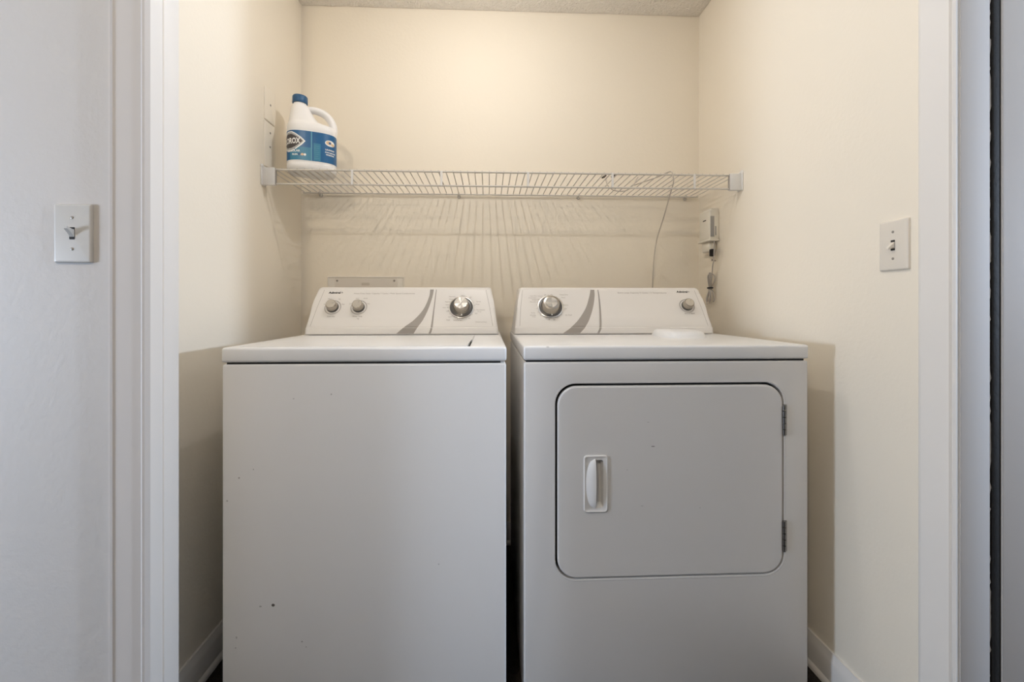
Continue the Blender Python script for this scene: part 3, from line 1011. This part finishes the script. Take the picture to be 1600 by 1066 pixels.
def light_switch(label, M, plate_m, up):
    t = thing('light_switch', label, 'light switch', M.translation, 0)
    R = M.to_3x3().to_4x4()
    w_, h_, d_ = 0.0349, 0.0565, 0.0062
    bm = bmesh.new()
    fn = lambda u, v, d: R @ Vector((u, v, d))
    rings = []
    for ins, d in ((0, 0), (0, d_ - 0.003), (0.0006, d_ - 0.0014), (0.0022, d_ - 0.0003), (0.0045, d_)):
        rings.append([fn(u, v, d) for u, v in rrect(-w_ + ins, w_ - ins, -h_ + ins, h_ - ins, 0.0025, 4)])
    loft(bm, rings)
    obj('cover_plate', bm, plate_m, t)
    bm = bmesh.new()
    prism(bm, rrect(-0.0050, 0.0050, -0.0118, 0.0118, 0.001, 2), fn, d_ - 0.001, d_ + 0.0004)
    obj('toggle_slot', bm, GAP, t)
    bm = bmesh.new()
    sg = 1 if up else -1
    rings = []
    for d, v0, v1, w2 in ((d_, -0.0075, 0.0075, 0.0044), (d_ + 0.004, -0.0035 + sg * 0.002, 0.0055 + sg * 0.002, 0.0042), (d_ + 0.0125, -0.0022 + sg * 0.0085, 0.0030 + sg * 0.0085, 0.0034), (d_ + 0.0135, -0.0016 + sg * 0.0090, 0.0024 + sg * 0.0090, 0.0028)):
        rings.append([fn(u, v, d) for u, v in ((-w2, v0), (w2, v0), (w2, v1), (-w2, v1))])
    loft(bm, rings)
    obj('toggle', bm, plate_m, t)
    for v in (-0.0302, 0.0302):
        bm = bmesh.new()
        lathe(bm, [(0.0030, d_ - 0.001), (0.0030, d_ + 0.0004), (0.0020, d_ + 0.0010), (0.0004, d_ + 0.0011)], R @ Matrix.Translation((0, v, 0)), 14)
        obj('screw', bm, SCREW, t)
    return t


Mf = Matrix(((1, 0, 0, -0.8012), (0, 0, -1, FY), (0, 1, 0, 1.1555), (0, 0, 0, 1)))   # u = +x, v = +z, d = -y
light_switch('ivory toggle switch on the grey-white wall left of the alcove casing', Mf, PLATEL, True)
Mr = Matrix(((0, 0, -1, XR), (-1, 0, 0, 0.9320), (0, 1, 0, 1.1522), (0, 0, 0, 1)))   # u = -y, v = +z, d = -x
light_switch('ivory toggle switch on the right alcove wall beside the door casing', Mr, PLATE, False)

# ------------------------------------------------------------------ blank plates on the left wall, at the shelf end


def blank_plate(label, y0, y1, z0, z1, screws, grp):
    t = thing('blank_wall_plate', label, 'wall plate', (XL, (y0 + y1) / 2, z0), 0, grp)
    bm = bmesh.new()
    fn = lambda u, v, d: Vector((d, u - t.location.y, v - z0))
    rings = []
    for ins, d in ((0, 0), (0, 0.0025), (0.001, 0.004), (0.003, 0.0046)):
        rings.append([fn(u, v, d) for u, v in rrect(y0 + ins, y1 - ins, z0 + ins, z1 - ins, 0.003, 4)])
    loft(bm, rings)
    obj('cover', bm, WALL, t)
    for (y, z) in screws:
        bm = bmesh.new()
        lathe(bm, [(0.0038, 0.003), (0.0038, 0.0052), (0.0025, 0.0058), (0.0004, 0.0058)],
              Matrix.Translation((0, y - t.location.y, z - z0)) @ Matrix.Rotation(PI / 2, 4, 'Y'), 14)
        obj('screw', bm, SCREW, t)


blank_plate('upper of two cream blank plates with dark screws on the left alcove wall', 1.5325, 1.6035, 1.6695, 1.7850, [(1.5695, 1.7323)], 'blank plates above the shelf end')
blank_plate('lower of two cream blank plates, just above the shelf bracket at left', 1.5300, 1.6015, 1.5050, 1.6660, [(1.5665, 1.5817), (1.5680, 1.6320)], 'blank plates above the shelf end')

# ------------------------------------------------------------------ outlet box cover on the back wall behind the washer
t = thing('washer_outlet_box', 'flat pale plate with two screws on the back wall, half hidden behind the washer console', 'outlet box', (-0.512, YB, 1.02))


def bk(u, v, d):
    return Vector((u + 0.512, -d, v - 1.02))


bm = bmesh.new()
ox, oz = (-0.6735, -0.3535), (0.985, 1.1385)
rings = [[bk(u, v, d) for u, v in rrect(ox[0] + i, ox[1] - i, oz[0] + i, oz[1] - i, 0.004, 3)] for i, d in ((0, 0), (0, 0.003), (0.0015, 0.006), (0.004, 0.006), (0.006, 0.0035), (0.02, 0.0033))]
loft(bm, rings)
obj('frame', bm, PAINTED, t)
bm = bmesh.new()
prism(bm, rrect(-0.6420, -0.3820, 1.00, 1.1320, 0.003, 3), bk, 0.003, 0.0055)
obj('cover_panel', bm, BOXPL, t)
bm = bmesh.new()
prism(bm, rrect(-0.532, -0.498, 1.100, 1.112, 0.002, 3), bk, 0.0045, 0.0060)
obj('latch', bm, mat('latch_tan', (0.60, 0.54, 0.46), 0.5), t)
for x in (-0.6325, -0.3950):
    bm = bmesh.new()
    lathe(bm, [(0.0042, 0.005), (0.0042, 0.0068), (0.003, 0.0075), (0.0004, 0.0076)], Matrix.Translation(bk(x, 1.1205, 0)) @ Matrix.Rotation(PI / 2, 4, 'X'), 14)
    obj('screw', bm, SCREW, t)

# ------------------------------------------------------------------ adapter on the right wall with its tied cord
A = thing('wall_adapter', 'small cream adapter box on the right wall under the shelf, cord bundled below it', 'adapter', (XR, 1.71, 1.2690))
La = A.location


def ab(bm, x0, x1, y0, y1, z0, z1, *a, **k):
    return box(bm, x0 - La.x, x1 - La.x, y0 - La.y, y1 - La.y, z0 - La.z, z1 - La.z, *a, **k)


bm = bmesh.new()
ab(bm, 0.881, XR, 1.671, 1.756, 1.2790, 1.3990, 0.005, 3)
ab(bm, 0.889, XR, 1.676, 1.740, 1.3960, 1.4060, 0.004, 2)
hs = obj('housing', bm, ADPT, A)
bm = bmesh.new()
ab(bm, 0.8835, 0.8990, 1.6695, 1.672, 1.2900, 1.3720, 0.0005, 1)
ab(bm, 0.9030, 0.9070, 1.6695, 1.672, 1.2960, 1.3320, 0.0005, 1)
obj('vent_label', bm, ADPTG, A, 'grey strip on the side facing out')
bm = bmesh.new()
ab(bm, 0.8802, 0.8812, 1.700, 1.724, 1.3580, 1.3620)
obj('badge', bm, INK, A, 'short dark mark on the front')
bm = bmesh.new()
ab(bm, 0.8770, XR, 1.6650, 1.7620, 1.2735, 1.2815, 0.003, 2)
obj('bracket', bm, ADPT, A)
bm = bmesh.new()
ab(bm, 0.889, XR, 1.690, 1.752, 1.2330, 1.2745, 0.007, 3)
obj('lower_body', bm, ADPT, A)
bm = bmesh.new()
ab(bm, 0.8890, 0.9050, 1.6740, 1.692, 1.2130, 1.2420, 0.003, 2)
obj('plug', bm, DARK, A, 'black plug')
bm = bmesh.new()
tube(bm, smooth_path([(x - La.x, y - La.y, z - La.z) for x, y, z in ((0.897, 1.668, 1.275), (0.8965, 1.667, 1.235), (0.898, 1.672, 1.200), (0.899, 1.684, 1.170), (0.902, 1.695, 1.135))], 5), 0.0021, 8)
rnd = random.Random(5)
for k in range(9):
    dy_, dx_ = 0.019 * math.cos(k * 0.7 + 0.3), 0.0085 * math.sin(k * 1.9)
    b = 0.897 + dx_ * 0.4
    pts = [(b, 1.699, 1.088), (b + dx_ * 0.8, 1.699 + dy_ * 0.8, 1.112), (b + dx_, 1.699 + dy_ * 0.75, 1.134), (b, 1.699, 1.143 + 0.003 * (k % 3)),
           ]
    tube(bm, smooth_path([(x - La.x, y - La.y, z - La.z) for x, y, z in pts], 5), 0.0022, 6)
    dn = 1.020 + 0.014 * rnd.random()
    pts = [(b, 1.699, 1.088), (b + dx_ * 0.6, 1.703 + dy_ * 0.75, 1.064), (b + dx_, 1.708 + dy_ * 1.15, dn + 0.012), (b + dx_ * 0.8, 1.709 + dy_ * 0.9, dn)]
    tube(bm, smooth_path([(x - La.x, y - La.y, z - La.z) for x, y, z in pts], 5), 0.0022, 6)
obj('bundled_cord', bm, CORDG, A)
bm = bmesh.new()
pts = [(0.897 + 0.0075 * math.cos(a) - La.x, 1.699 + 0.0125 * math.sin(a) - La.y, 1.087 - La.z) for a in [2 * PI * k / 16 for k in range(17)]]
tube(bm, pts, 0.0032, 8)
obj('cord_tie', bm, DARK, A, 'black twist tie')
h = thing('wall_nail', 'small dark nail in the right wall just below the adapter box', 'nail', (XR, 1.6985, 1.1965))
bm = bmesh.new()
tube(bm, [(0.004, 0, 0), (-0.016, -0.001, 0.003)], 0.0019, 8)
obj('shank', bm, SCREW, h)
bm = bmesh.new()
lathe(bm, [(0.0042, -0.0005), (0.0042, 0.001), (0.001, 0.0015)], Matrix.Translation((-0.0155, -0.001, 0.003)) @ Matrix.Rotation(-PI / 2, 4, 'Y'), 12)
obj('head', bm, SCREW, h)

# ------------------------------------------------------------------ cord draped over the shelf, down behind the dryer
c_o = thing('hanging_cord', 'thin white cord draped over the shelf front, hanging behind the dryer', 'cord', (0.66, 1.52, SZ))
Lc = c_o.location
path = [(0.7010, 1.800, 0.935), (0.7005, 1.800, 1.02), (0.7000, 1.799, 1.10), (0.7030, 1.795, 1.20), (0.7080, 1.775, 1.29), (0.7050, 1.700, 1.365), (0.6830, 1.590, 1.425), (0.6690, 1.525, 1.4550), (0.6640, 1.5135, 1.4780), (0.6600, 1.5175, 1.4965),
        (0.6540, 1.535, 1.5005), (0.630, 1.575, 1.4945), (0.605, 1.625, 1.4940), (0.585, 1.665, 1.4935), (0.572, 1.690, 1.4940)]
bm = bmesh.new()
tube(bm, smooth_path([Vector(p) - Lc for p in path], 8), 0.0024, 8)
obj('cord', bm, CORDW, c_o)
# loose loop hanging through the shelf, with a dark connector
path = [(0.558, 1.575, 1.4945), (0.548, 1.560, 1.482), (0.530, 1.545, 1.455), (0.500, 1.533, 1.432), (0.470, 1.530, 1.4285), (0.448, 1.534, 1.4355), (0.436, 1.548, 1.4550), (0.438, 1.575, 1.480), (0.446, 1.600, 1.4945)]
L_ = thing('cord_loop', 'short pale cord end looped through the shelf wires with a dark connector', 'cord', (0.45, 1.6, SZ))
bm = bmesh.new()
tube(bm, smooth_path([Vector(p) - L_.location for p in path], 6), 0.0020, 8)
obj('cord', bm, CORDW, L_)
bm = bmesh.new()
for (x, y, z, s) in ((0.4660, 1.5750, 1.4975, 1.0), (0.4330, 1.5850, 1.4965, 0.8)):
    tube(bm, [Vector((x - 0.004, y + 0.012, z)) - L_.location, Vector((x, y, z)) - L_.location, Vector((x + 0.002, y - 0.016, z)) - L_.location], [0.004 * s, 0.0055 * s, 0.0035 * s], 10)
obj('connector', bm, mat('connector_dark', (0.09, 0.075, 0.06), 0.5), L_)
